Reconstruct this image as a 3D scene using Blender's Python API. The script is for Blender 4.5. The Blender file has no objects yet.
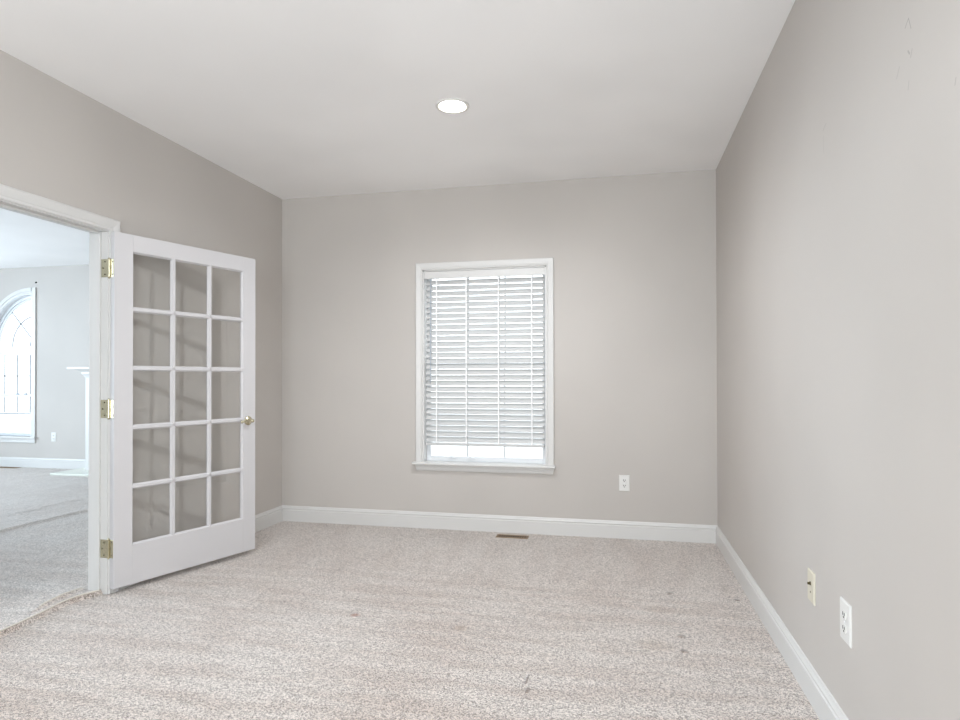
import bpy, bmesh, math
from mathutils import Vector, Matrix
sc = bpy.context.scene
COL = sc.collection

# ------------------------------------------------------------------ camera
CX, CY, CZ, YAW, PITCH, ROLL, F, SY = -0.7079, -4.8563, 1.2096, 0.2168, 0.0083, -0.0016, 626.45, 372.93
XL = -3.5074          # left wall face
H = 2.74
def v3(*a): return Vector(a)
fwd = v3(-math.sin(YAW) * math.cos(PITCH), math.cos(YAW) * math.cos(PITCH), math.sin(PITCH))
rt = v3(math.cos(YAW), math.sin(YAW), 0)
up = rt.cross(fwd)
r2 = rt * math.cos(ROLL) + up * math.sin(ROLL)
u2 = -rt * math.sin(ROLL) + up * math.cos(ROLL)
cd = bpy.data.cameras.new('camera'); cam = bpy.data.objects.new('camera', cd); COL.objects.link(cam)
cam.matrix_world = Matrix(((r2.x, u2.x, -fwd.x, CX), (r2.y, u2.y, -fwd.y, CY), (r2.z, u2.z, -fwd.z, CZ), (0, 0, 0, 1)))
cd.sensor_width = 36; cd.lens = F * 36 / 960; cd.shift_y = (SY - 360) / 960; cd.clip_start = 0.05
sc.camera = cam

# ------------------------------------------------------------------ light and exposure
w = bpy.data.worlds.new('world'); sc.world = w; w.use_nodes = True
bg = w.node_tree.nodes['Background']
bg.inputs[0].default_value = (0.90, 0.955, 1.0, 1); bg.inputs[1].default_value = 1.7   # overcast sky, blown out as in the photo
def area(name, loc, rot, sx, sy, power, col):
    l = bpy.data.lights.new(name, 'AREA'); l.shape = 'RECTANGLE'; l.size = sx; l.size_y = sy
    l.energy = power; l.color = col
    o = bpy.data.objects.new(name, l); COL.objects.link(o); o.location = loc; o.rotation_euler = rot
    return o
R = math.radians
# added daylight lamps at assumed, unseen windows: behind the camera, far room side
area('added_daylight_rear', (-1.0, -6.55, 1.55), (R(120), 0, R(28)), 1.8, 1.9, 100, (0.88, 0.95, 1.0))
area('added_daylight_far_side', (-10.75, -1.9, 1.5), (R(97), 0, R(-90)), 4.0, 2.0, 228, (0.68, 0.85, 1.0))
vs = sc.view_settings
vs.view_transform = 'Standard'; vs.look = 'None'; vs.gamma = 1; vs.use_curve_mapping = False
vs.exposure = 0.74
sc.cycles.use_denoising = True
sc.cycles.max_bounces = 12; sc.cycles.diffuse_bounces = 10; sc.cycles.transparent_max_bounces = 16
sc.cycles.sample_clamp_indirect = 8

# ------------------------------------------------------------------ materials
def lin(c):
    return tuple(((x / 255) / 12.92 if x / 255 <= 0.04045 else ((x / 255 + 0.055) / 1.055) ** 2.4) for x in c) + (1,)
def mat(name, rgb, rough=0.5, metal=0.0, spec=0.5, emit=None, strength=0):
    m = bpy.data.materials.new(name); m.use_nodes = True
    b = m.node_tree.nodes['Principled BSDF']
    b.inputs['Base Color'].default_value = lin(rgb); b.inputs['Roughness'].default_value = rough
    b.inputs['Metallic'].default_value = metal; b.inputs['Specular IOR Level'].default_value = spec
    if emit:
        b.inputs['Emission Color'].default_value = lin(emit); b.inputs['Emission Strength'].default_value = strength
    return m
def N(m, t, **kw):
    n = m.node_tree.nodes.new(t)
    for k, v in kw.items(): setattr(n, k, v)
    return n
def L(m, a, b): m.node_tree.links.new(a, b)
def val(m, sock, v):
    if hasattr(v, 'default_value') or hasattr(v, 'links'): L(m, v, sock)
    else: sock.default_value = v
def mth(m, op, a, b=None, c=None, clamp=False):
    n = N(m, 'ShaderNodeMath', operation=op, use_clamp=clamp)
    for i, x in enumerate((a, b, c)):
        if x is not None: val(m, n.inputs[i], x)
    return n.outputs[0]
def mixc(m, f, a, b, blend='MIX'):
    n = N(m, 'ShaderNodeMix', data_type='RGBA', blend_type=blend)
    val(m, n.inputs[0], f); val(m, n.inputs[6], a); val(m, n.inputs[7], b)
    return n.outputs[2]
def noise(m, vec, scale, detail=2, rough=0.5):
    n = N(m, 'ShaderNodeTexNoise'); n.inputs['Scale'].default_value = scale
    n.inputs['Detail'].default_value = detail; n.inputs['Roughness'].default_value = rough
    L(m, vec, n.inputs['Vector']); return n.outputs['Fac']
def smooth(m, v, a, b):
    n = N(m, 'ShaderNodeMapRange', interpolation_type='SMOOTHSTEP')
    val(m, n.inputs[0], v); n.inputs[1].default_value = a; n.inputs[2].default_value = b
    return n.outputs[0]
def position(m): return N(m, 'ShaderNodeNewGeometry').outputs['Position']
def mapping(m, vec, scale=(1, 1, 1), rot=(0, 0, 0)):
    n = N(m, 'ShaderNodeMapping'); n.inputs['Scale'].default_value = scale; n.inputs['Rotation'].default_value = rot
    L(m, vec, n.inputs['Vector']); return n.outputs[0]
def bump(m, h, strength, dist):
    n = N(m, 'ShaderNodeBump'); n.inputs['Strength'].default_value = strength; n.inputs['Distance'].default_value = dist
    L(m, h, n.inputs['Height']); return n.outputs[0]

def paint(name, rgb, scuffs=(), rough=0.7):
    m = mat(name, rgb, rough, spec=0.3); b = m.node_tree.nodes['Principled BSDF']
    p = position(m)
    big = noise(m, p, 0.9, 2)
    c = mixc(m, smooth(m, big, 0.3, 0.7), lin([x * 0.985 for x in rgb]), lin([min(255, x * 1.015) for x in rgb]))
    for (a, e, wd, s) in scuffs:                      # small scrapes: a segment in the wall plane
        a, e = Vector(a), Vector(e); d = e - a; n2 = d.dot(d)
        sub = N(m, 'ShaderNodeVectorMath', operation='SUBTRACT'); L(m, p, sub.inputs[0]); sub.inputs[1].default_value = a
        dot = N(m, 'ShaderNodeVectorMath', operation='DOT_PRODUCT'); L(m, sub.outputs[0], dot.inputs[0]); dot.inputs[1].default_value = d / n2
        t = mth(m, 'ADD', dot.outputs['Value'], 0.0, clamp=True)
        sc_ = N(m, 'ShaderNodeVectorMath', operation='SCALE'); sc_.inputs[0].default_value = d; L(m, t, sc_.inputs['Scale'])
        ds = N(m, 'ShaderNodeVectorMath', operation='DISTANCE'); L(m, sub.outputs[0], ds.inputs[0]); L(m, sc_.outputs[0], ds.inputs[1])
        f = mth(m, 'MULTIPLY', smooth(m, ds.outputs['Value'], wd, wd * 0.3), s)
        c = mixc(m, f, c, lin([x * 0.72 for x in rgb]))
    L(m, c, b.inputs['Base Color'])
    L(m, bump(m, noise(m, p, 260, 2), 0.12, 0.001), b.inputs['Normal'])
    return m

WALL = (187, 182, 177)
M_wall = paint('wall_paint', WALL)
M_wall_r = paint('wall_paint_scuffed', WALL, [
    ((0, -3.095, 2.088), (0, -3.114, 2.102), 0.0022, 0.8), ((0, -3.114, 2.102), (0, -3.127, 2.07), 0.002, 0.7),
    ((0, -3.110, 2.022), (0, -3.118, 2.012), 0.004, 0.6), ((0, -3.132, 2.016), (0, -3.124, 2.000), 0.003, 0.5),
    ((0, -3.045, 1.985), (0, -3.060, 2.005), 0.005, 0.25), ((0, -3.109, 1.926), (0, -3.114, 1.945), 0.003, 0.4),
    ((0, -3.330, 1.837), (0, -3.334, 1.850), 0.003, 0.45), ((0, -2.449, 2.079), (0, -2.482, 2.092), 0.002, 0.6),
    ((0, -2.452, 2.06), (0, -2.455, 2.00), 0.003, 0.25)], rough=0.42)
M_ceil = paint('ceiling_paint', (243, 243, 243))
M_trim = mat('trim_paint', (206, 205, 203), 0.38)
M_door = mat('door_paint', (194, 192, 193), 0.42)
M_plate = mat('white_plastic', (216, 215, 212), 0.35)
M_ivory = mat('ivory_plastic', (203, 197, 180), 0.4)
M_slot = mat('dark_slot', (38, 36, 34), 0.6)
M_brass = mat('brushed_brass', (204, 197, 170), 0.24, 0.9)
M_screw = mat('screw_head', (95, 85, 62), 0.4, 0.8)
M_vent = mat('brown_metal', (150, 128, 104), 0.5, 0.3)
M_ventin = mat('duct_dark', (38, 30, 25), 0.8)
M_vinyl = mat('window_vinyl', (218, 221, 224), 0.35)
M_can = mat('can_baffle', (236, 232, 224), 0.5)
M_hearth = mat('hearth_tile', (214, 216, 206), 0.3)
M_black = mat('firebox_black', (30, 28, 27), 0.7)
M_bulb = mat('bulb_glow', (255, 255, 255), 0.5, emit=(255, 244, 228), strength=22)
M_ground = mat('ground_snow', (225, 228, 230), 0.9)
M_cord = mat('blind_cord', (240, 240, 240), 0.8)
M_wand = mat('clear_wand', (175, 182, 190), 0.2)

m = M_slat = bpy.data.materials.new('slat_vinyl'); m.use_nodes = True
b = m.node_tree.nodes['Principled BSDF']; b.inputs['Base Color'].default_value = lin((194, 194, 193)); b.inputs['Roughness'].default_value = 0.45
tr = N(m, 'ShaderNodeBsdfTranslucent'); tr.inputs[0].default_value = lin((235, 238, 242))
mx = N(m, 'ShaderNodeMixShader'); mx.inputs[0].default_value = 0.02
L(m, b.outputs[0], mx.inputs[1]); L(m, tr.outputs[0], mx.inputs[2]); L(m, mx.outputs[0], m.node_tree.nodes['Material Output'].inputs[0])

m = M_glass = bpy.data.materials.new('clear_glass'); m.use_nodes = True
m.node_tree.nodes.remove(m.node_tree.nodes['Principled BSDF'])
ta = N(m, 'ShaderNodeBsdfTransparent'); ta.inputs[0].default_value = (0.985, 0.99, 0.988, 1)
gl = N(m, 'ShaderNodeBsdfGlossy'); gl.inputs['Roughness'].default_value = 0.03
lw = N(m, 'ShaderNodeLayerWeight'); fac = mth(m, 'ADD', mth(m, 'MULTIPLY', mth(m, 'POWER', lw.outputs['Facing'], 5.0), 0.9), 0.10)
mx = N(m, 'ShaderNodeMixShader'); L(m, fac, mx.inputs[0]); L(m, ta.outputs[0], mx.inputs[1]); L(m, gl.outputs[0], mx.inputs[2])
L(m, mx.outputs[0], m.node_tree.nodes['Material Output'].inputs[0])

# carpet: looped pile, brushed tracks, a few dents and stains
m = M_carpet = mat('carpet_pile', (196, 184, 175), 0.95, spec=0.1)
b = m.node_tree.nodes['Principled BSDF']
p = position(m)
b.inputs['Sheen Weight'].default_value = 0.6; b.inputs['Sheen Roughness'].default_value = 0.45
vo = N(m, 'ShaderNodeTexVoronoi'); vo.inputs['Scale'].default_value = 190; L(m, p, vo.inputs['Vector'])
tuft = vo.outputs['Distance']
vc = N(m, 'ShaderNodeSeparateXYZ'); L(m, vo.outputs['Color'], vc.inputs[0])
fine = noise(m, p, 210, 3, 0.8)
mid = noise(m, p, 75, 2)
tone = mth(m, 'ADD', mth(m, 'ADD', mth(m, 'MULTIPLY', fine, 0.7), mth(m, 'MULTIPLY', mid, 0.12)), mth(m, 'MULTIPLY', vc.outputs[0], 0.18))
col = mixc(m, smooth(m, tone, 0.395, 0.59), lin((116, 106, 98)), lin((234, 224, 216)))
warp = mapping(m, p, (0.55, 3.2, 1), (0, 0, R(-8)))
streak = noise(m, warp, 3.2, 3, 0.55)
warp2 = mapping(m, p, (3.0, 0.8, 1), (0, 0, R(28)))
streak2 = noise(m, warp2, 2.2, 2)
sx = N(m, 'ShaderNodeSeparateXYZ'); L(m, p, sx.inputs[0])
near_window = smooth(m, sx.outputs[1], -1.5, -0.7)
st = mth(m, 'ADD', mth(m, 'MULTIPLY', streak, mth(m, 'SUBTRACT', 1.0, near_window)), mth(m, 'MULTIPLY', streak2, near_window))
col = mixc(m, mth(m, 'MULTIPLY', smooth(m, st, 0.38, 0.66), mth(m, 'SUBTRACT', 0.55, mth(m, 'MULTIPLY', near_window, 0.25))), col, lin((222, 210, 203)), 'MULTIPLY')  # streaks darken less near the window, its light put into the pile colour
patch = noise(m, p, 0.8, 2)
col = mixc(m, mth(m, 'MULTIPLY', smooth(m, patch, 0.4, 0.65), 0.22), col, lin((222, 208, 198)), 'MULTIPLY')
hgt = mth(m, 'ADD', mth(m, 'MULTIPLY', tuft, 0.6), mth(m, 'MULTIPLY', tone, -1.4))
dints = [((-0.426, -1.178), .022, .030), ((-0.424, -1.778), .022, .025), ((-0.426, -1.944), .020, .022), ((-0.079, -1.216), .02, .02),
         ((-1.056, -2.435), .010, .03), ((-1.070, -2.35), .007, .05)]
for (c, rx, ry) in dints:
    mp = N(m, 'ShaderNodeMapping'); mp.inputs['Location'].default_value = (-c[0] / rx, -c[1] / ry, 0)
    mp.inputs['Scale'].default_value = (1 / rx, 1 / ry, 0); L(m, p, mp.inputs['Vector'])
    ln = N(m, 'ShaderNodeVectorMath', operation='LENGTH'); L(m, mp.outputs[0], ln.inputs[0])
    f = smooth(m, ln.outputs['Value'], 1.2, 0.2)
    hgt = mth(m, 'ADD', hgt, mth(m, 'MULTIPLY', f, 3.0))
    col = mixc(m, mth(m, 'MULTIPLY', f, 0.7), col, lin((130, 110, 98)), 'MULTIPLY')
for (c, r_, rgb, s) in [((-2.025, -1.857), .034, (205, 130, 90), .85), ((-1.459, -1.905), .05, (190, 165, 130), .55), ((-0.55, -1.9), .12, (215, 196, 170), .25), ((-0.5, -1.45), .10, (215, 196, 170), .25)]:
    mp = N(m, 'ShaderNodeVectorMath', operation='DISTANCE'); L(m, p, mp.inputs[0]); mp.inputs[1].default_value = (c[0], c[1], 0)
    f = mth(m, 'MULTIPLY', smooth(m, mp.outputs['Value'], r_, r_ * 0.2), mth(m, 'MULTIPLY', smooth(m, mid, 0.2, 0.5), s))
    col = mixc(m, f, col, lin(rgb), 'MULTIPLY')
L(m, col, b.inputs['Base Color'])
L(m, bump(m, hgt, 0.8, 0.005), b.inputs['Normal'])

# ------------------------------------------------------------------ mesh helpers
def box(bm, x0, x1, y0, y1, z0, z1, bev=0):
    g = bmesh.ops.create_cube(bm, size=1)
    for v in g['verts']:
        v.co = Vector(((x0 + x1) / 2 + v.co.x * (x1 - x0), (y0 + y1) / 2 + v.co.y * (y1 - y0), (z0 + z1) / 2 + v.co.z * (z1 - z0)))
    if bev:
        es = list({e for v in g['verts'] for e in v.link_edges})
        bmesh.ops.bevel(bm, geom=es, offset=bev, segments=2, affect='EDGES', profile=0.6)
def quads(bm, rings, closed_ring=True, cap=True):
    vr = [[bm.verts.new(c) for c in r] for r in rings]
    n = len(vr[0])
    for a, c in zip(vr, vr[1:]):
        for i in range(n if closed_ring else n - 1):
            j = (i + 1) % n; bm.faces.new((a[i], a[j], c[j], c[i]))
    if cap and closed_ring:
        bm.faces.new(vr[0][::-1]); bm.faces.new(vr[-1])
def cyl(bm, a, c, r, seg=16, r1=None):
    a, c = Vector(a), Vector(c); d = (c - a).normalized()
    u = d.orthogonal().normalized(); v = d.cross(u)
    quads(bm, [[q + (u * math.cos(t) + v * math.sin(t)) * rr for t in [2 * math.pi * i / seg for i in range(seg)]] for q, rr in ((a, r), (c, r if r1 is None else r1))])
def lathe(bm, o, axis, prof, seg=24):
    """prof: (radius, distance along axis)"""
    o, d = Vector(o), Vector(axis).normalized(); u = d.orthogonal().normalized(); v = d.cross(u)
    quads(bm, [[o + d * h + (u * math.cos(t) + v * math.sin(t)) * max(r, 1e-4) for t in [2 * math.pi * i / seg for i in range(seg)]] for r, h in prof])
def obj(name, bm, mt, parent=None, smooth=False, **props):
    bmesh.ops.recalc_face_normals(bm, faces=bm.faces)
    me = bpy.data.meshes.new(name); bm.to_mesh(me); bm.free()
    me.materials.append(mt)
    if smooth:
        for f in me.polygons: f.use_smooth = True
    o = bpy.data.objects.new(name, me); COL.objects.link(o)
    if parent: o.parent = parent
    for k, v in props.items(): o[k] = v
    return o
def thing(name, label, cat, loc=(0, 0, 0), rotz=0, **props):
    o = bpy.data.objects.new(name, None); COL.objects.link(o); o.location = loc; o.rotation_euler = (0, 0, rotz)
    o['label'] = label; o['category'] = cat; o.empty_display_size = 0.1
    for k, v in props.items(): o[k] = v
    return o
S = dict(kind='structure')
def walls(name, boxes, mt, label, cat='wall'):
    bm = bmesh.new()
    for bx in boxes: box(bm, *bx)
    return obj(name, bm, mt, kind='structure', label=label, category=cat)
def sweep(bm, rings): quads(bm, rings)

# ------------------------------------------------------------------ shell
T = 0.12
XF = XL - T                      # far-room face of the partition
YR, YB = -6.5, 2.2               # rear wall, far-room back wall
XFL = -10.6                      # far-room left wall
WX0, WX1, WZ0, WZ1 = -2.255, -1.245, 0.53, 2.087      # window opening
DY1, DY0, DZ = -1.853, -2.80, 2.055                   # doorway opening
walls('wall_back', [(XF, WX0, 0, .15, 0, H), (WX1, .15, 0, .15, 0, H), (WX0, WX1, 0, .15, 0, WZ0), (WX0, WX1, 0, .15, WZ1, H)], M_wall, 'grey painted end wall with the blind-covered window')
walls('wall_right', [(0, .15, YR - .15, 0, 0, H)], M_wall_r, 'long grey painted wall on the right with two cover plates and faint scuffs')
walls('wall_left', [(XF, XL, DY1, 0, 0, H), (XF, XL, DY0, DY1, DZ, H), (XF, XL, YR, DY0, 0, H)], M_wall, 'grey painted wall on the left with the doorway')
walls('wall_rear', [(XF, -1.95, YR - .15, YR, 0, H), (-.05, 0, YR - .15, YR, 0, H), (-1.95, -.05, YR - .15, YR, 0, .6), (-1.95, -.05, YR - .15, YR, 2.5, H)], M_wall, 'grey wall behind the camera with an added window opening for daylight')
# far room
QX, QZ, QR = -8.545, 1.66, 0.72  # quarter-round window: centre and opening radius
QB = 0.42
def far_back():
    bm = bmesh.new()
    x0, x1 = QX - QR, QX
    box(bm, XFL, x0, YB, YB + .15, 0, H); box(bm, x1, XF, YB, YB + .15, 0, H); box(bm, x0, x1, YB, YB + .15, 0, QB)
    arc = [(QX - QR * math.cos(t), QZ + QR * math.sin(t)) for t in [math.pi / 2 * i / 24 for i in range(25)]]
    for (a, c), (d, e) in zip(arc, arc[1:]):
        quads(bm, [[(a, y, c), (d, y, e), (d, y, H), (a, y, H)] for y in (YB, YB + .15)])
    return obj('wall_back', bm, M_wall, kind='structure', label='far room wall with the quarter-round window and fireplace', category='wall')
far_back()
walls('wall_right', [(XF, XF + T, .15, YB + .15, 0, H)], M_wall, 'far room side wall beyond the doorway')
walls('wall_left', [(XFL - .15, XFL, -6.65, -3.9, 0, H), (XFL - .15, XFL, .1, YB + .15, 0, H), (XFL - .15, XFL, -3.9, .1, 0, .5), (XFL - .15, XFL, -3.9, .1, 2.5, H)], M_wall, 'far room wall with added side window opening for daylight, out of view')
walls('wall_rear', [(XFL, XF, YR - .15, YR, 0, H)], M_wall, 'far room wall behind, out of view')

# ceilings
LX, LY, LR = -1.612, -1.462, 0.078
def holed(name, x0, x1, y0, y1, hole, label):
    bm = bmesh.new()
    def loop(z):
        o = [bm.verts.new(c + (z,)) for c in ((x0, y0), (x1, y0), (x1, y1), (x0, y1))]
        i = [bm.verts.new((hole[0] + hole[2] * math.cos(t), hole[1] + hole[2] * math.sin(t), z)) for t in [2 * math.pi * k / 48 for k in range(48)]]
        es = [bm.edges.new((a, c)) for l in (o, i) for a, c in zip(l, l[1:] + l[:1])]
        bmesh.ops.triangle_fill(bm, edges=es, use_beauty=True)
        return o, i
    (o1, i1), (o2, i2) = loop(H), loop(H + .02)
    for a, c in ((o1, o2), (i1, i2)):
        for k in range(len(a)): bm.faces.new((a[k], a[(k + 1) % len(a)], c[(k + 1) % len(a)], c[k]))
    return obj(name, bm, M_ceil, kind='structure', label=label, category='ceiling')
holed('ceiling', XF, .15, YR - .15, .15, (LX, LY, LR), 'flat white ceiling with one recessed light')
walls('ceiling', [(XFL - .15, XF, YR - .15, YB + .15, H, H + .1)], M_ceil, 'white ceiling of the far room', 'ceiling')

# floors: height-field so that the carpet ridges at the doorway and in the far room are real
def hfloor(name, xs, ys, fn, label):
    bm = bmesh.new()
    g = [[bm.verts.new((x, y, fn(x, y))) for y in ys] for x in xs]
    for i in range(len(xs) - 1):
        for j in range(len(ys) - 1): bm.faces.new((g[i][j], g[i + 1][j], g[i + 1][j + 1], g[i][j + 1]))
    bot = [bm.verts.new(c + (-.12,)) for c in ((xs[0], ys[0]), (xs[-1], ys[0]), (xs[-1], ys[-1]), (xs[0], ys[-1]))]
    bm.faces.new(bot[::-1])
    return obj(name, bm, M_carpet, smooth=True, kind='structure', label=label, category='carpet')
def frange(a, c, s):
    n = max(1, round((c - a) / s)); return [a + (c - a) * i / n for i in range(n)]
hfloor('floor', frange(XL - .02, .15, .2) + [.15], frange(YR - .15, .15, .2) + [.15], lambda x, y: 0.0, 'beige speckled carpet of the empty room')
EDGE1 = [(-3.545, -2.8), (-3.545, -2.45), (-3.552, -2.36), (-3.566, -2.24), (-3.592, -2.08), (-3.590, -1.99), (-3.566, -1.93), (-3.545, -1.88)]
EDGE2 = [(-3.63, -2.25), (-3.640, -2.168), (-3.662, -2.085), (-3.676, -2.01), (-3.683, -1.907), (-3.678, -1.837)]
def sm(v, a, c):
    t = min(1, max(0, (v - a) / (c - a))); return t * t * (3 - 2 * t)
def interp(pts):
    def f(y):
        if y <= pts[0][1]: return pts[0][0]
        for (xa, ya), (xb, yb) in zip(pts, pts[1:]):
            if y <= yb: return  xa + (xb - xa) * (y - ya) / (yb - ya)
        return pts[-1][0]
    return f
edge1 = interp(EDGE1); edge2 = interp(EDGE2)
def far_h(x, y):
    h = 0.0
    if y < -1.80:                                     # turned-up carpet edge across the threshold
        e = min(1, max(0, (y - DY0 + .05) / .1)) * min(1, max(0, (-1.83 - y) / .04))
        c = edge1(y); d = x - c
        h += e * (.022 * (1 - sm(d, -.004, .014)) * sm(d, -.30, 0) + .008 * math.exp(-(d / .010) ** 2))
        d = x - edge2(y)
        if y > -2.25: h += e * min(1, (y + 2.25) / .1) * .016 * math.exp(-(d / .012) ** 2)
    if y > -2.6:
        c = -5.47 + .03 * math.sin(y * 2.3)
        e = min(1, (y + 2.6) / .5)
        h += e * .016 * math.exp(-((x - c) / .05) ** 2)
        c2 = -6.05 + .05 * math.sin(y * 1.7 + 1)
        h += e * .007 * math.exp(-((x - c2) / .06) ** 2)
    return h
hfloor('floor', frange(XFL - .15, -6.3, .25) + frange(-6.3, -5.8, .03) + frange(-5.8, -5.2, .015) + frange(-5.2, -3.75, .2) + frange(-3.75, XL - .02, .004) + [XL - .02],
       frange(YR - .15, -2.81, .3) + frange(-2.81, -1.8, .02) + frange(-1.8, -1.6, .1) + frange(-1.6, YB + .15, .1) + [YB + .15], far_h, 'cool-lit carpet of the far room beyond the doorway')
bm = bmesh.new()                                       # pale turned edge of the carpet: a thin rounded hem along both folds
for pts, off in ((EDGE1, .002), (EDGE2[1:], 0)):
    f_ = interp(pts); y0_, y1_ = max(pts[0][1], -2.75), min(pts[-1][1], -1.845); rings = []
    for i in range(61):
        y = y0_ + (y1_ - y0_) * i / 60; x = f_(y) + off; z = far_h(x - .003, y)
        rings.append([(x + .006 * math.cos(q), y, z - .001 + .0045 * math.sin(q)) for q in [2 * math.pi * k / 8 for k in range(8)]])
    quads(bm, rings)
M_hem = mat('carpet_hem', (204, 197, 187), 0.9)
obj('trim_2', bm, M_hem, smooth=True, kind='structure', label='pale turned edge of the carpet across the doorway threshold', category='threshold')
bm = bmesh.new(); box(bm, -40, 25, -35, 40, -1.0, -.9)
obj('ground', bm, M_ground, kind='structure', label='pale ground outside the windows', category='ground')

# baseboards
BP = [(0, 0), (.015, 0), (.015, .094), (.010, .098), (.010, .102), (.013, .105), (.013, .110), (.008, .118), (.005, .128), (0, .130)]
def baseboard(name, a, c, nrm, m0, m1, label):
    """a, c on the wall face; nrm points into the room; m0/m1 mitre sign at the ends"""
    a, c, nrm = Vector(a + (0,)), Vector(c + (0,)), Vector(nrm + (0,)); d = (c - a).normalized()
    bm = bmesh.new()
    quads(bm, [[q + nrm * t + d * (s * t) + Vector((0, 0, z)) for t, z in BP] for q, s in ((a, m0), (c, m1))])
    return obj(name, bm, M_trim, kind='structure', label=label, category='baseboard')
baseboard('baseboard_back', (XL, 0), (0, 0), (0, -1), 1, -1, 'white baseboard under the window')
baseboard('baseboard_right', (0, 0), (0, YR), (-1, 0), 1, -1, 'white baseboard along the right wall')
baseboard('baseboard_left', (XL, -1.785), (XL, 0), (1, 0), 0, -1, 'white baseboard behind the open door')
baseboard('baseboard_left', (XL, YR), (XL, -2.87), (1, 0), 1, 0, 'white baseboard left of the doorway')
baseboard('baseboard_back', (XFL, YB), (-7.47, YB), (0, -1), 1, 0, 'white baseboard below the quarter-round window')
baseboard('baseboard_back', (-5.75, YB), (XF, YB), (0, -1), 0, -1, 'white baseboard right of the fireplace')

# ------------------------------------------------------------------ doorway frame
CP = [(0, 0), (0, .010), (.006, .013), (.016, .011), (.022, .014), (.045, .018), (.060, .019), (.066, .017), (.070, .012), (.070, 0)]   # (outward, protrusion)
def portal(bm, pts, mp, prof):
    """mitred sweep along an open polyline in the wall plane; pts=(u,z) with outward unit offsets"""
    rings = [[mp(u + ou * o, z + oz * o, h) for o, h in prof] for u, z, ou, oz in pts]
    quads(bm, rings)
tf = thing('trim_1', 'white moulded frame around the open doorway', 'door frame', (XL, (DY0 + DY1) / 2, 0), kind='structure')
def in_tf(x, y, z): return (x - XL, y - (DY0 + DY1) / 2, z)
J = .018
cy1, cy0, cz = DY1 - J + .006 + .0, DY0 + J - .006, DZ - J + .006
CP_door = [(o, h) for o, h in CP]
bm = bmesh.new()
portal(bm, [(cy0, 0.001, -1, 0), (cy0, cz, -1, 1), (cy1, cz, 1, 1), (cy1, 0.001, 1, 0)], lambda u, z, h: in_tf(XL + h, u, z), CP_door)
obj('casing', bm, M_trim, tf)
bm = bmesh.new()
portal(bm, [(cy0, 0.001, -1, 0), (cy0, cz, -1, 1), (cy1, cz, 1, 1), (cy1, 0.001, 1, 0)], lambda u, z, h: in_tf(XF - h, u, z), CP_door)
obj('casing', bm, M_trim, tf)
bm = bmesh.new()
for a, c, z0, z1 in ((DY1 - J, DY1, 0.001, DZ), (DY0, DY0 + J, 0.001, DZ), (DY0 + J, DY1 - J, DZ - J, DZ)):
    bx = in_tf(XF - .001, a, z0) + in_tf(XL + .001, c, z1)
    box(bm, bx[0], bx[3], bx[1], bx[4], bx[2], bx[5], .001)
obj('jamb', bm, M_trim, tf)
bm = bmesh.new()
for a, c, z0, z1 in ((DY1 - J - .011, DY1 - J, 0.001, DZ - J), (DY0 + J, DY0 + J + .011, 0.001, DZ - J), (DY0 + J + .011, DY1 - J - .011, DZ - J - .011, DZ - J)):
    bx = in_tf(XL - .080, a, z0) + in_tf(XL - .042, c, z1)
    box(bm, bx[0], bx[3], bx[1], bx[4], bx[2], bx[5], .002)
obj('door_stop', bm, M_trim, tf)

# ------------------------------------------------------------------ french door, local x along the leaf, +y towards the wall behind
DW, DT, DB, DTOP = 0.970, .036, .034, 2.037
TH = R(18)
dr = thing('door_1', 'white french door with fifteen glass panes standing open against the left wall', 'door', (-3.461, -1.875, 0), R(90) - TH, kind='structure')
cols = [(.117, .347), (.380, .601), (.632, .860)]
rows = [(.266 + i * .3395, .266 + i * .3395 + .307) for i in range(5)]
BW = .009
gx0, gx1, gz0, gz1 = cols[0][0] - BW, cols[-1][1] + BW, rows[0][0] - BW, rows[-1][1] + BW
bm = bmesh.new()
box(bm, 0, gx0, 0, DT, DB, DTOP, .0015); box(bm, gx1, DW, 0, DT, DB, DTOP, .0015)
box(bm, gx0, gx1, 0, DT, DB, gz0, .0008); box(bm, gx0, gx1, 0, DT, gz1, DTOP, .0008)
obj('door_leaf', bm, M_door, dr)
bm = bmesh.new()
for i in range(2): box(bm, cols[i][1] + BW, cols[i + 1][0] - BW, .0012, DT - .0012, gz0, gz1)
for j in range(4): box(bm, gx0, gx1, .0012, DT - .0012, rows[j][1] + BW, rows[j + 1][0] - BW)
obj('muntin_grid', bm, M_door, dr)
bm = bmesh.new()                                             # sloped bead around every pane
for c in cols:
    for r_ in rows:
        for ya, yb in ((.0025, .0155), (DT - .0025, DT - .0155)):
            k = BW
            o = [(c[0] - k, ya, r_[0] - k), (c[1] + k, ya, r_[0] - k), (c[1] + k, ya, r_[1] + k), (c[0] - k, ya, r_[1] + k)]
            i = [(c[0], yb, r_[0]), (c[1], yb, r_[0]), (c[1], yb, r_[1]), (c[0], yb, r_[1])]
            ob = [(x, yb, z) for x, _, z in o]
            vo_, vi, vb = [bm.verts.new(q) for q in o], [bm.verts.new(q) for q in i], [bm.verts.new(q) for q in ob]
            for n_ in range(4):
                e = (n_ + 1) % 4
                bm.faces.new((vo_[n_], vo_[e], vi[e], vi[n_])); bm.faces.new((vi[n_], vi[e], vb[e], vb[n_]))
obj('glazing_bead', bm, M_door, dr)
bm = bmesh.new()
for c in cols:
    for r_ in rows: box(bm, c[0] + .001, c[1] - .001, DT / 2 - .002, DT / 2 + .002, r_[0] + .001, r_[1] - .001)
obj('glass', bm, M_glass, dr)
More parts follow.
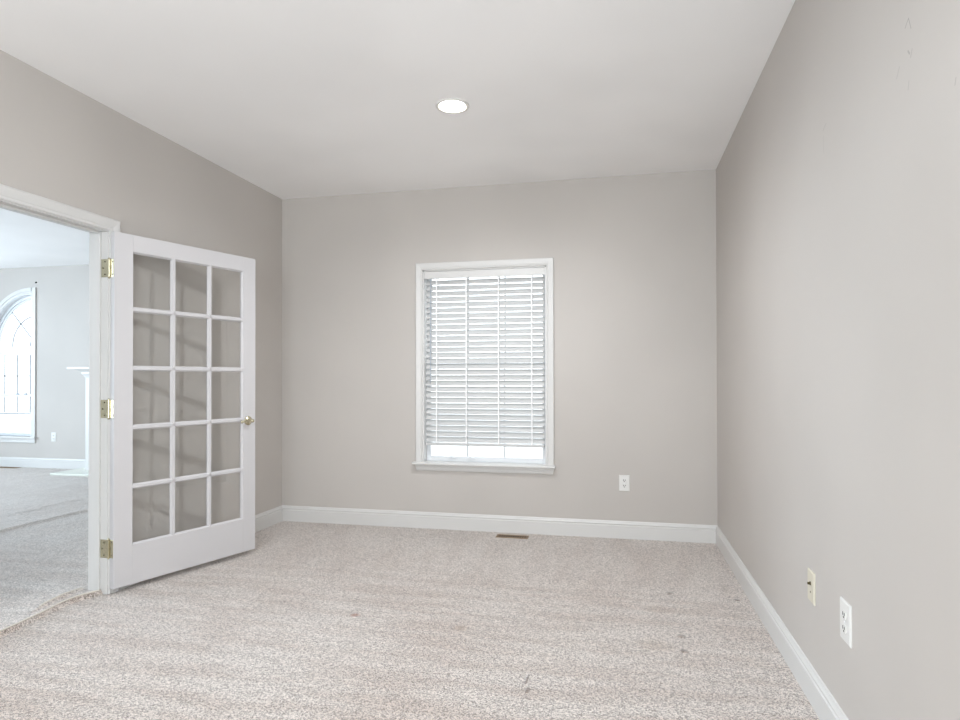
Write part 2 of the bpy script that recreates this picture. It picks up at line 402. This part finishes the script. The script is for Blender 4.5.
# hinges: knuckle at the wall-side corner, one plate on the door edge, one on the jamb face
for k, hz in enumerate((1.832, 1.040, .257)):
    hh = .051
    bm = bmesh.new()
    box(bm, -.0025, .0005, .003, DT, hz - hh, hz + hh, .001)
    hg = obj('hinge', bm, M_brass, dr)
    bm = bmesh.new()
    cyl(bm, (-.006, DT + .004, hz - hh), (-.006, DT + .004, hz + hh), .0062, 14)
    for s in (-1, 1): lathe(bm, (-.006, DT + .004, hz + s * hh), (0, 0, s), [(.0062, 0), (.0075, .002), (.0055, .006), (.001, .009)], 12)
    obj('knuckle', bm, M_brass, hg, smooth=False)
    # jamb plate, given in world then brought into door space
    bm = bmesh.new()
    box(bm, XL - .040, XL + .004, DY1 - J - .0035, DY1 - J + .0005, hz - hh, hz + hh, .001)
    inv = (Matrix.Translation((-3.461, -1.875, 0)) @ Matrix.Rotation(R(90) - TH, 4, 'Z')).inverted()
    bmesh.ops.transform(bm, matrix=inv, verts=bm.verts)
    obj('jamb_plate', bm, M_brass, hg)
    bm = bmesh.new()
    for s, off in ((-1, 0), (0, .012), (1, 0)):
        cyl(bm, (-.0024, .014 + off, hz + s * .036), (-.0034, .014 + off, hz + s * .036), .004, 10)
        a = inv @ Vector((XL - .016 - off, DY1 - J - .0034, hz + s * .036)); c = inv @ Vector((XL - .016 - off, DY1 - J - .0046, hz + s * .036))
        cyl(bm, a, c, .004, 10)
    obj('screw', bm, M_screw, hg)
# lever handle on both faces
hx, hzv = .908, .922
for face, s in ((0, -1), (DT, 1)):
    bm = bmesh.new()
    lathe(bm, (hx, face, hzv), (0, s, 0), [(.031, 0), (.031, .004), (.027, .009), (.016, .012), (.012, .018), (.011, .040), (.013, .046), (.010, .054), (.001, .056)], 28)
    hd = obj('door_handle', bm, M_brass, dr, smooth=True)
    bm = bmesh.new()
    rings = []
    n_ = 14
    for i in range(n_ + 1):
        t = i / n_; x = hx - .092 * t; z = hzv + .005 * math.sin(t * math.pi * 1.6) + .002 * t
        wz = .0115 - .004 * t + (.003 if t > .85 else 0); wy = .006 - .0015 * t
        y = face + s * (.046 - .006 * math.sin(t * math.pi))
        rings.append([(x, y + wy * math.cos(q), z + wz * math.sin(q)) for q in [2 * math.pi * j / 12 for j in range(12)]])
    quads(bm, rings)
    obj('lever', bm, M_brass, hd, smooth=True)
bm = bmesh.new(); box(bm, DW - .0005, DW + .0015, .006, DT - .006, hzv - .028, hzv + .028, .0005); box(bm, DW, DW + .009, .012, DT - .012, hzv - .010, hzv + .010, .002)
obj('latch_plate', bm, M_brass, dr)

# ------------------------------------------------------------------ window 1
wn = thing('window_1', 'tall white framed window in the end wall behind the lowered blind', 'window', (-1.756, 0, WZ0), kind='structure')
def wl(x, y, z): return (x + 1.756, y, z - WZ0)
def wbox(bm, x0, x1, y0, y1, z0, z1, bev=0):
    a, c = wl(x0, y0, z0), wl(x1, y1, z1); box(bm, a[0], c[0], a[1], c[1], a[2], c[2], bev)
CPW = [(0, 0), (0, .012), (.006, .015), (.012, .012), (.018, .015), (.040, .018), (.053, .019), (.058, .014), (.058, 0)]
bm = bmesh.new(); a0, a1, az = WX0 + .004, WX1 - .004, WZ1 - .004
portal(bm, [(a0, WZ0, -1, 0), (a0, az, -1, 1), (a1, az, 1, 1), (a1, WZ0, 1, 0)], lambda u, z, h: wl(u, -h, z), CPW)
obj('casing', bm, M_trim, wn)
bm = bmesh.new()
quads(bm, [[wl(x, y, z) for y, z in ((.09, .513), (-.046, .513), (-.052, .518), (-.053, .524), (-.050, .531), (-.044, .534), (.09, .534))] for x in (-2.328, -1.180)])
obj('window_stool', bm, M_trim, wn)
bm = bmesh.new()
AP = [(0, .512), (.020, .512), (.020, .500), (.016, .490), (.014, .474), (.010, .466), (0, .464)]
quads(bm, [[wl(x + s * (.512 - z) * .25, -y, z) for y, z in AP] for x, s in ((-2.312, 1), (-1.190, -1))])
obj('window_apron', bm, M_trim, wn)
bm = bmesh.new()
for bx in ((WX0, WX0 + .014, 0, .15, .534, WZ1), (WX1 - .014, WX1, 0, .15, .534, WZ1), (WX0, WX1, 0, .15, WZ1 - .014, WZ1)): wbox(bm, *bx)
wbox(bm, WX0, WX1, .09, .15, WZ0, .545)
obj('jamb', bm, M_trim, wn)
sx0, sx1 = WX0 + .014, WX1 - .014
def sash(z0, z1, y0, y1, fw):
    bm = bmesh.new()
    wbox(bm, sx0, sx0 + fw, y0, y1, z0, z1, .003); wbox(bm, sx1 - fw, sx1, y0, y1, z0, z1, .003)
    wbox(bm, sx0 + fw, sx1 - fw, y0, y1, z0, z0 + .040, .003); wbox(bm, sx0 + fw, sx1 - fw, y0, y1, z1 - .04, z1, .003)
    f = obj('sash', bm, M_vinyl, wn)
    bm = bmesh.new()
    for i in (1, 2):
        x = sx0 + fw + (sx1 - sx0 - 2 * fw) * i / 3; wbox(bm, x - .006, x + .006, (y0 + y1) / 2 + .006, (y0 + y1) / 2 + .012, z0 + .04, z1 - .04)
    z = (z0 + z1) / 2; wbox(bm, sx0 + fw, sx1 - fw, (y0 + y1) / 2 + .006, (y0 + y1) / 2 + .012, z - .005, z + .005)
    obj('muntin', bm, M_vinyl, f)
    bm = bmesh.new(); wbox(bm, sx0 + fw, sx1 - fw, (y0 + y1) / 2 - .003, (y0 + y1) / 2 + .003, z0 + .04, z1 - .04)
    obj('glass', bm, M_glass, f)
    return f
lo = sash(.534, 1.33, .075, .105, .032)
sash(1.29, WZ1 - .014, .108, .138, .032)
for lx in (-2.03, -1.87):
    bm = bmesh.new(); wbox(bm, lx - .035, lx + .035, .058, .075, .562, .568, .002); wbox(bm, lx - .010, lx + .010, .056, .076, .568, .578, .002)
    obj('sash_lift', bm, M_vinyl, lo)

# ------------------------------------------------------------------ blind
bl = thing('window_blind', 'white horizontal slat blind lowered over the end wall window, bottom left open', 'blind', (-1.756, .035, WZ1 - .014))
def bb(bm, x0, x1, y0, y1, z0, z1, bev=0): box(bm, x0 + 1.756, x1 + 1.756, y0 - .035, y1 - .035, z0 - WZ1 + .014, z1 - WZ1 + .014, bev)
bx0, bx1 = sx0 + .006, sx1 - .006
bm = bmesh.new(); bb(bm, bx0, bx1, .012, .058, 2.030, 2.070, .002)
hr = obj('headrail', bm, M_slat, bl)
bm = bmesh.new(); bb(bm, sx0 + .001, sx1 - .001, .002, .010, 2.014, 2.071, .002)
obj('valance', bm, M_trim, bl)
NS, ztop, zbot = 29, 1.985, .715
tilt = R(49)
proto = None
for i in range(NS):
    z = ztop + (zbot - ztop) * i / (NS - 1)
    if proto is None:
        bm = bmesh.new(); n_ = 6; sec = []
        for s in (1, -1):
            for k in range(n_ + 1):
                q = k / n_ if s == 1 else 1 - k / n_
                t = (q - .5) * .050; h = .0022 * (1 - (2 * q - 1) ** 2) + s * .0013
                sec.append((t, h))
        # inner (room, -y) edge down
        quads(bm, [[(x, t * math.cos(tilt) - h * math.sin(tilt), t * math.sin(tilt) + h * math.cos(tilt)) for t, h in sec] for x in (bx0 + 1.756 + .004, bx1 + 1.756 - .004)])
        proto = obj('slat', bm, M_slat, bl); o = proto
    else:
        o = proto.copy(); COL.objects.link(o); o.parent = bl
    o.location = (0, 0, z - WZ1 + .014)
bm = bmesh.new(); bb(bm, bx0 + .003, bx1 - .003, .010, .060, .668, .688, .003)
obj('bottom_rail', bm, M_slat, bl)
for lx in (-2.140, -1.893, -1.630, -1.365):
    bm = bmesh.new()
    for yy in (.0125, .0575): bb(bm, lx - .0045, lx + .0045, yy - .0006, yy + .0006, .688, 2.03)
    obj('ladder_cord', bm, M_cord, bl)
bm = bmesh.new(); X = -2.188 + 1.756
cyl(bm, (X, -.028, 2.01 - WZ1 + .014), (X, -.028, 1.23 - WZ1 + .014), .0042, 8); cyl(bm, (X, -.028, 1.23 - WZ1 + .014), (X, -.028, 1.17 - WZ1 + .014), .0055, 8, .0035)
obj('tilt_wand', bm, M_wand, bl)

# ------------------------------------------------------------------ outlets and plates; local: plate in the x/z plane facing -y
def plate_base(t, w_, h_, mt):
    bm = bmesh.new()
    quads(bm, [[(sx_ * (w_ / 2 - i), y, sz * (h_ / 2 - i)) for sx_, sz in ((-1, -1), (1, -1), (1, 1), (-1, 1))] for y, i in ((0, 0), (-.003, 0), (-.006, .004))])
    return obj('cover_plate', bm, mt, t)
def outlet(label, loc, rotz, w_, h_, **kw):
    t = thing('wall_outlet', label, 'outlet', loc, rotz, **kw)
    pb = plate_base(t, w_, h_, M_plate)
    for s in (-1, 1):
        bm = bmesh.new(); cz_ = s * h_ * .17
        pts = []
        rr, fl = .0172, .0125
        for k in range(32):
            q = 2 * math.pi * k / 32; pts.append((max(-rr, min(rr, rr * math.cos(q))), max(-fl, min(fl, rr * math.sin(q)))))
        quads(bm, [[(x, y, cz_ + z) for x, z in pts] for y in (-.005, -.0085)])
        rc = obj('receptacle', bm, M_plate, t)
        bm = bmesh.new()
        for x_, hh in ((-.0068, .0055), (.0068, .0045)): box(bm, x_ - .0019, x_ + .0019, -.0092, -.0080, cz_ + .003 - hh, cz_ + .003 + hh)
        cyl(bm, (0, -.0080, cz_ - .0075), (0, -.0092, cz_ - .0075), .0034, 10)
        obj('slot', bm, M_slot, rc)
    bm = bmesh.new(); cyl(bm, (0, -.0055, 0), (0, -.0075, 0), .0032, 12); obj('screw', bm, M_cord, t)
    return t
outlet('white duplex outlet on the end wall right of the window', (-.664, 0, .4165), 0, .078, .120)
outlet('white duplex outlet low on the right wall, nearer of its two plates', (0, -2.652, .432), R(-90), .092, .130)
outlet('small white outlet on the far room wall seen through the doorway', (-8.178, YB, .421), 0, .075, .125)
t = thing('cable_plate', 'ivory coax cable plate on the right wall beyond the white outlet', 'cable plate', (0, -2.290, .4265), R(-90))
plate_base(t, .080, .117, M_ivory)
bm = bmesh.new(); lathe(bm, (0, -.005, .012), (0, -1, 0), [(.0075, 0), (.0075, .003), (.0048, .003), (.0048, .011), (.003, .011), (.003, .006), (.001, .006)], 12)
obj('coax_connector', bm, M_screw, t)
bm = bmesh.new()
for z in (-.020,): cyl(bm, (0, -.0055, z), (0, -.0070, z), .0034, 12)
obj('screw', bm, M_screw, t)

# ------------------------------------------------------------------ floor registers
def register(label, loc, w_, d_, n_):
    t = thing('floor_register', label, 'floor vent', loc)
    bm = bmesh.new(); f = .008
    box(bm, -w_ / 2, w_ / 2, -d_ / 2, -d_ / 2 + f, 0, .006, .0015); box(bm, -w_ / 2, w_ / 2, d_ / 2 - f, d_ / 2, 0, .006, .0015)
    box(bm, -w_ / 2, -w_ / 2 + f, -d_ / 2 + f, d_ / 2 - f, 0, .006); box(bm, w_ / 2 - f, w_ / 2, -d_ / 2 + f, d_ / 2 - f, 0, .006)
    obj('frame', bm, M_vent, t)
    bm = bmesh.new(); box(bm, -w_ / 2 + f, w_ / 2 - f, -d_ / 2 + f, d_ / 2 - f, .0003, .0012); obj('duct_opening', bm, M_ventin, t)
    bm = bmesh.new(); g = (w_ - 2 * f) / n_
    for i in range(n_): box(bm, -w_ / 2 + f + g * (i + .36), -w_ / 2 + f + g * (i + .64), -d_ / 2 + f, d_ / 2 - f, .0015, .005)
    obj('louvre', bm, M_vent, t)
register('brown metal floor register set in the carpet below the window', (-1.497, -.135, 0), .245, .082, 13)
register('floor register beside the far room baseboard', (-8.90, 2.10, 0), .50, .09, 24)

# ------------------------------------------------------------------ recessed ceiling light
t = thing('recessed_light', 'lit round recessed downlight in the ceiling', 'ceiling light', (LX, LY, H))
bm = bmesh.new()
lathe_prof = [(.074, .004), (.076, -.004), (.084, -.007), (.093, -.005), (.096, 0), (.074, .004)]
quads(bm, [[(r_ * math.cos(q), r_ * math.sin(q), z) for q in [2 * math.pi * i / 48 for i in range(48)]] for r_, z in lathe_prof], cap=False)
obj('trim_ring', bm, M_plate, t, smooth=True)
bm = bmesh.new()
quads(bm, [[(r_ * math.cos(q), r_ * math.sin(q), z) for q in [2 * math.pi * i / 48 for i in range(48)]] for r_, z in [(.074, 0), (.072, .04), (.066, .09), (.055, .115), (.02, .12)]])
bmesh.ops.delete(bm, geom=[f for f in bm.faces if len(f.verts) > 4 and f.calc_center_median().z < .01], context='FACES')
obj('reflector', bm, M_can, t, smooth=True)
bm = bmesh.new()
lathe(bm, (0, 0, .10), (0, 0, -1), [(.016, 0), (.018, .02), (.045, .055), (.060, .075), (.062, .085), (.055, .097), (.035, .107), (.012, .111), (.001, .112)], 32)
obj('bulb', bm, M_bulb, t, smooth=True)
pl = bpy.data.lights.new('downlight_and_fill', 'SPOT'); pl.energy = 60; pl.color = (.925, .955, 1); pl.spot_size = R(172); pl.spot_blend = .8; pl.shadow_soft_size = .06
po = bpy.data.objects.new('downlight_and_fill', pl); COL.objects.link(po); po.location = (LX, LY, H - .045)
po = po.copy(); po.data = pl.copy(); po.data.energy = 26; COL.objects.link(po); po.location = (-2.5, -4.6, H - .045)   # added unseen fill spot in the rear half of the room, no fixture

# ------------------------------------------------------------------ far room: quarter-round window
qw = thing('window_2', 'quarter-round topped window over a double-hung sash in the far room', 'window', (QX, YB, QB), kind='structure')
def ql(x, y, z): return (x - QX, y - YB, z - QB)
def qbox(bm, x0, x1, y0, y1, z0, z1, bev=0):
    a, c = ql(x0, y0, z0), ql(x1, y1, z1); box(bm, a[0], c[0], a[1], c[1], a[2], c[2], bev)
def arcband(bm, r0, r1, y0, y1, n_=24, cx=QX, czz=QZ, a0=0, a1=90):
    rings = []
    for i in range(n_ + 1):
        q = R(a0 + (a1 - a0) * i / n_); rings.append([ql(cx - rr * math.cos(q), y, czz + rr * math.sin(q)) for rr, y in ((r0, y0), (r1, y0), (r1, y1), (r0, y1))])
    quads(bm, rings)
bm = bmesh.new()
arcband(bm, QR - .004, QR + .03, YB - .012, YB); arcband(bm, QR + .03, QR + .078, YB - .020, YB)
qbox(bm, QX - .004, QX + .03, YB - .012, YB, .42, QZ + QR + .078); qbox(bm, QX + .03, QX + .072, YB - .020, YB, .42, QZ + QR + .078)
qbox(bm, QX - QR - .078, QX - QR + .004, YB - .018, YB, .42, QZ)
qbox(bm, QX - QR - .10, QX + .09, YB - .045, YB + .06, .395, .42, .004); qbox(bm, QX - QR - .08, QX + .072, YB - .018, YB, .335, .395, .003)
obj('casing', bm, M_trim, qw)
bm = bmesh.new()
arcband(bm, QR - .012, QR, YB - .004, YB + .06); arcband(bm, QR - .045, QR, YB + .06, YB + .11); qbox(bm, QX - .04, QX, YB + .06, YB + .11, .42, QZ + QR); qbox(bm, QX - QR, QX - QR + .04, YB + .06, YB + .11, .42, QZ)
qbox(bm, QX - QR + .04, QX - .04, YB + .05, YB + .11, 1.54, QZ); qbox(bm, QX - QR + .04, QX - .04, YB + .06, YB + .11, .42, .46)
qbox(bm, QX - QR + .04, QX - .04, YB + .055, YB + .11, .965, 1.0)
arcband(bm, QR - .075, QR - .06, YB + .07, YB + .10)
obj('sash', bm, M_vinyl, qw)
bm = bmesh.new(); ya, yb = YB + .082, YB + .090; mw = .007
for x in (-8.668, -8.885, -9.10):
    qbox(bm, x - mw, x + mw, ya, yb, .74, .965); qbox(bm, x - mw, x + mw, ya, yb, 1.0, 1.54)
for z in (1.25, .725): qbox(bm, QX - QR + .04, QX - .04, ya, yb, z - mw, z + mw)
arcband(bm, .415, .43, ya, yb); arcband(bm, .12, .135, ya, yb)
q = R(48); rings = []
for rr in (.135, .66):
    c = (QX - rr * math.cos(q), QZ + rr * math.sin(q)); nx, nz = math.sin(q) * mw, math.cos(q) * mw
    rings.append([ql(c[0] - nx, ya, c[1] - nz), ql(c[0] + nx, ya, c[1] + nz), ql(c[0] + nx, yb, c[1] + nz), ql(c[0] - nx, yb, c[1] - nz)])
quads(bm, rings)
M_grille = mat('grille', (150, 158, 168), 0.4)  # grille coloured dark as if backlit: shade put into the colour
obj('muntin', bm, M_grille, qw)
bm = bmesh.new()
for x in (-8.70, -8.83): qbox(bm, x - .02, x + .02, YB + .035, YB + .055, .995, 1.012, .003)
obj('sash_lock', bm, M_grille, qw)
bm = bmesh.new()
rings = [[ql(QX - .04, y, .46)] + [ql(QX - .04 - (QR - .085) * math.cos(a), y, QZ + (QR - .05) * math.sin(a)) for a in [R(90 * i / 16) for i in range(16, -1, -1)]] + [ql(QX - QR + .04, y, .46)] for y in (YB + .078, YB + .081)]
quads(bm, rings)
obj('glass', bm, M_glass, qw)

# ------------------------------------------------------------------ fireplace
fp = thing('fireplace', 'white fireplace with projecting mantel and low hearth, edge showing past the door jamb', 'fireplace', (-6.60, YB, 0))
def fb(bm, x0, x1, y0, y1, z0, z1, bev=0): box(bm, x0 + 6.6, x1 + 6.6, y0 - YB, y1 - YB, z0, z1, bev)
bm = bmesh.new(); fb(bm, -7.475, -7.10, 2.0, YB, .022, 1.22, .004); fb(bm, -6.10, -5.725, 2.0, YB, .022, 1.22, .004); fb(bm, -7.10, -6.10, 2.0, YB, .85, 1.22, .004)
obj('surround', bm, M_trim, fp)
bm = bmesh.new(); fb(bm, -7.70, -5.50, 1.93, YB, 1.335, 1.362, .004)
obj('mantel_shelf', bm, M_trim, fp)
bm = bmesh.new()
quads(bm, [[(sx_ * (.875 + o), -(.20 + o * .35), z) for sx_ in (-1, 1)] + [(sx_ * (.875 + o), 0, z) for sx_ in (1, -1)] for o, z in ((0, 1.215), (.012, 1.24), (.03, 1.262), (.045, 1.272), (.05, 1.30), (.10, 1.318), (.13, 1.336))])
obj('crown_moulding', bm, M_trim, fp)
bm = bmesh.new(); fb(bm, -7.69, -5.51, 1.685, YB, 0, .022, .003)
obj('hearth', bm, M_hearth, fp)
bm = bmesh.new(); fb(bm, -7.10, -6.10, 2.08, YB, .022, .85)
obj('firebox', bm, M_black, fp)

# picture hook beside the arch
t = bmesh.new(); cyl(t, (0, 0, 0), (0, -.012, 0), .010, 12); cyl(t, (0, -.012, 0), (0, -.02, -.012), .005, 8)
o = obj('picture_hook', t, M_slot, label='small dark hook on the far room wall above the quarter-round window', category='hook'); o.location = (-8.474, YB, 2.528)
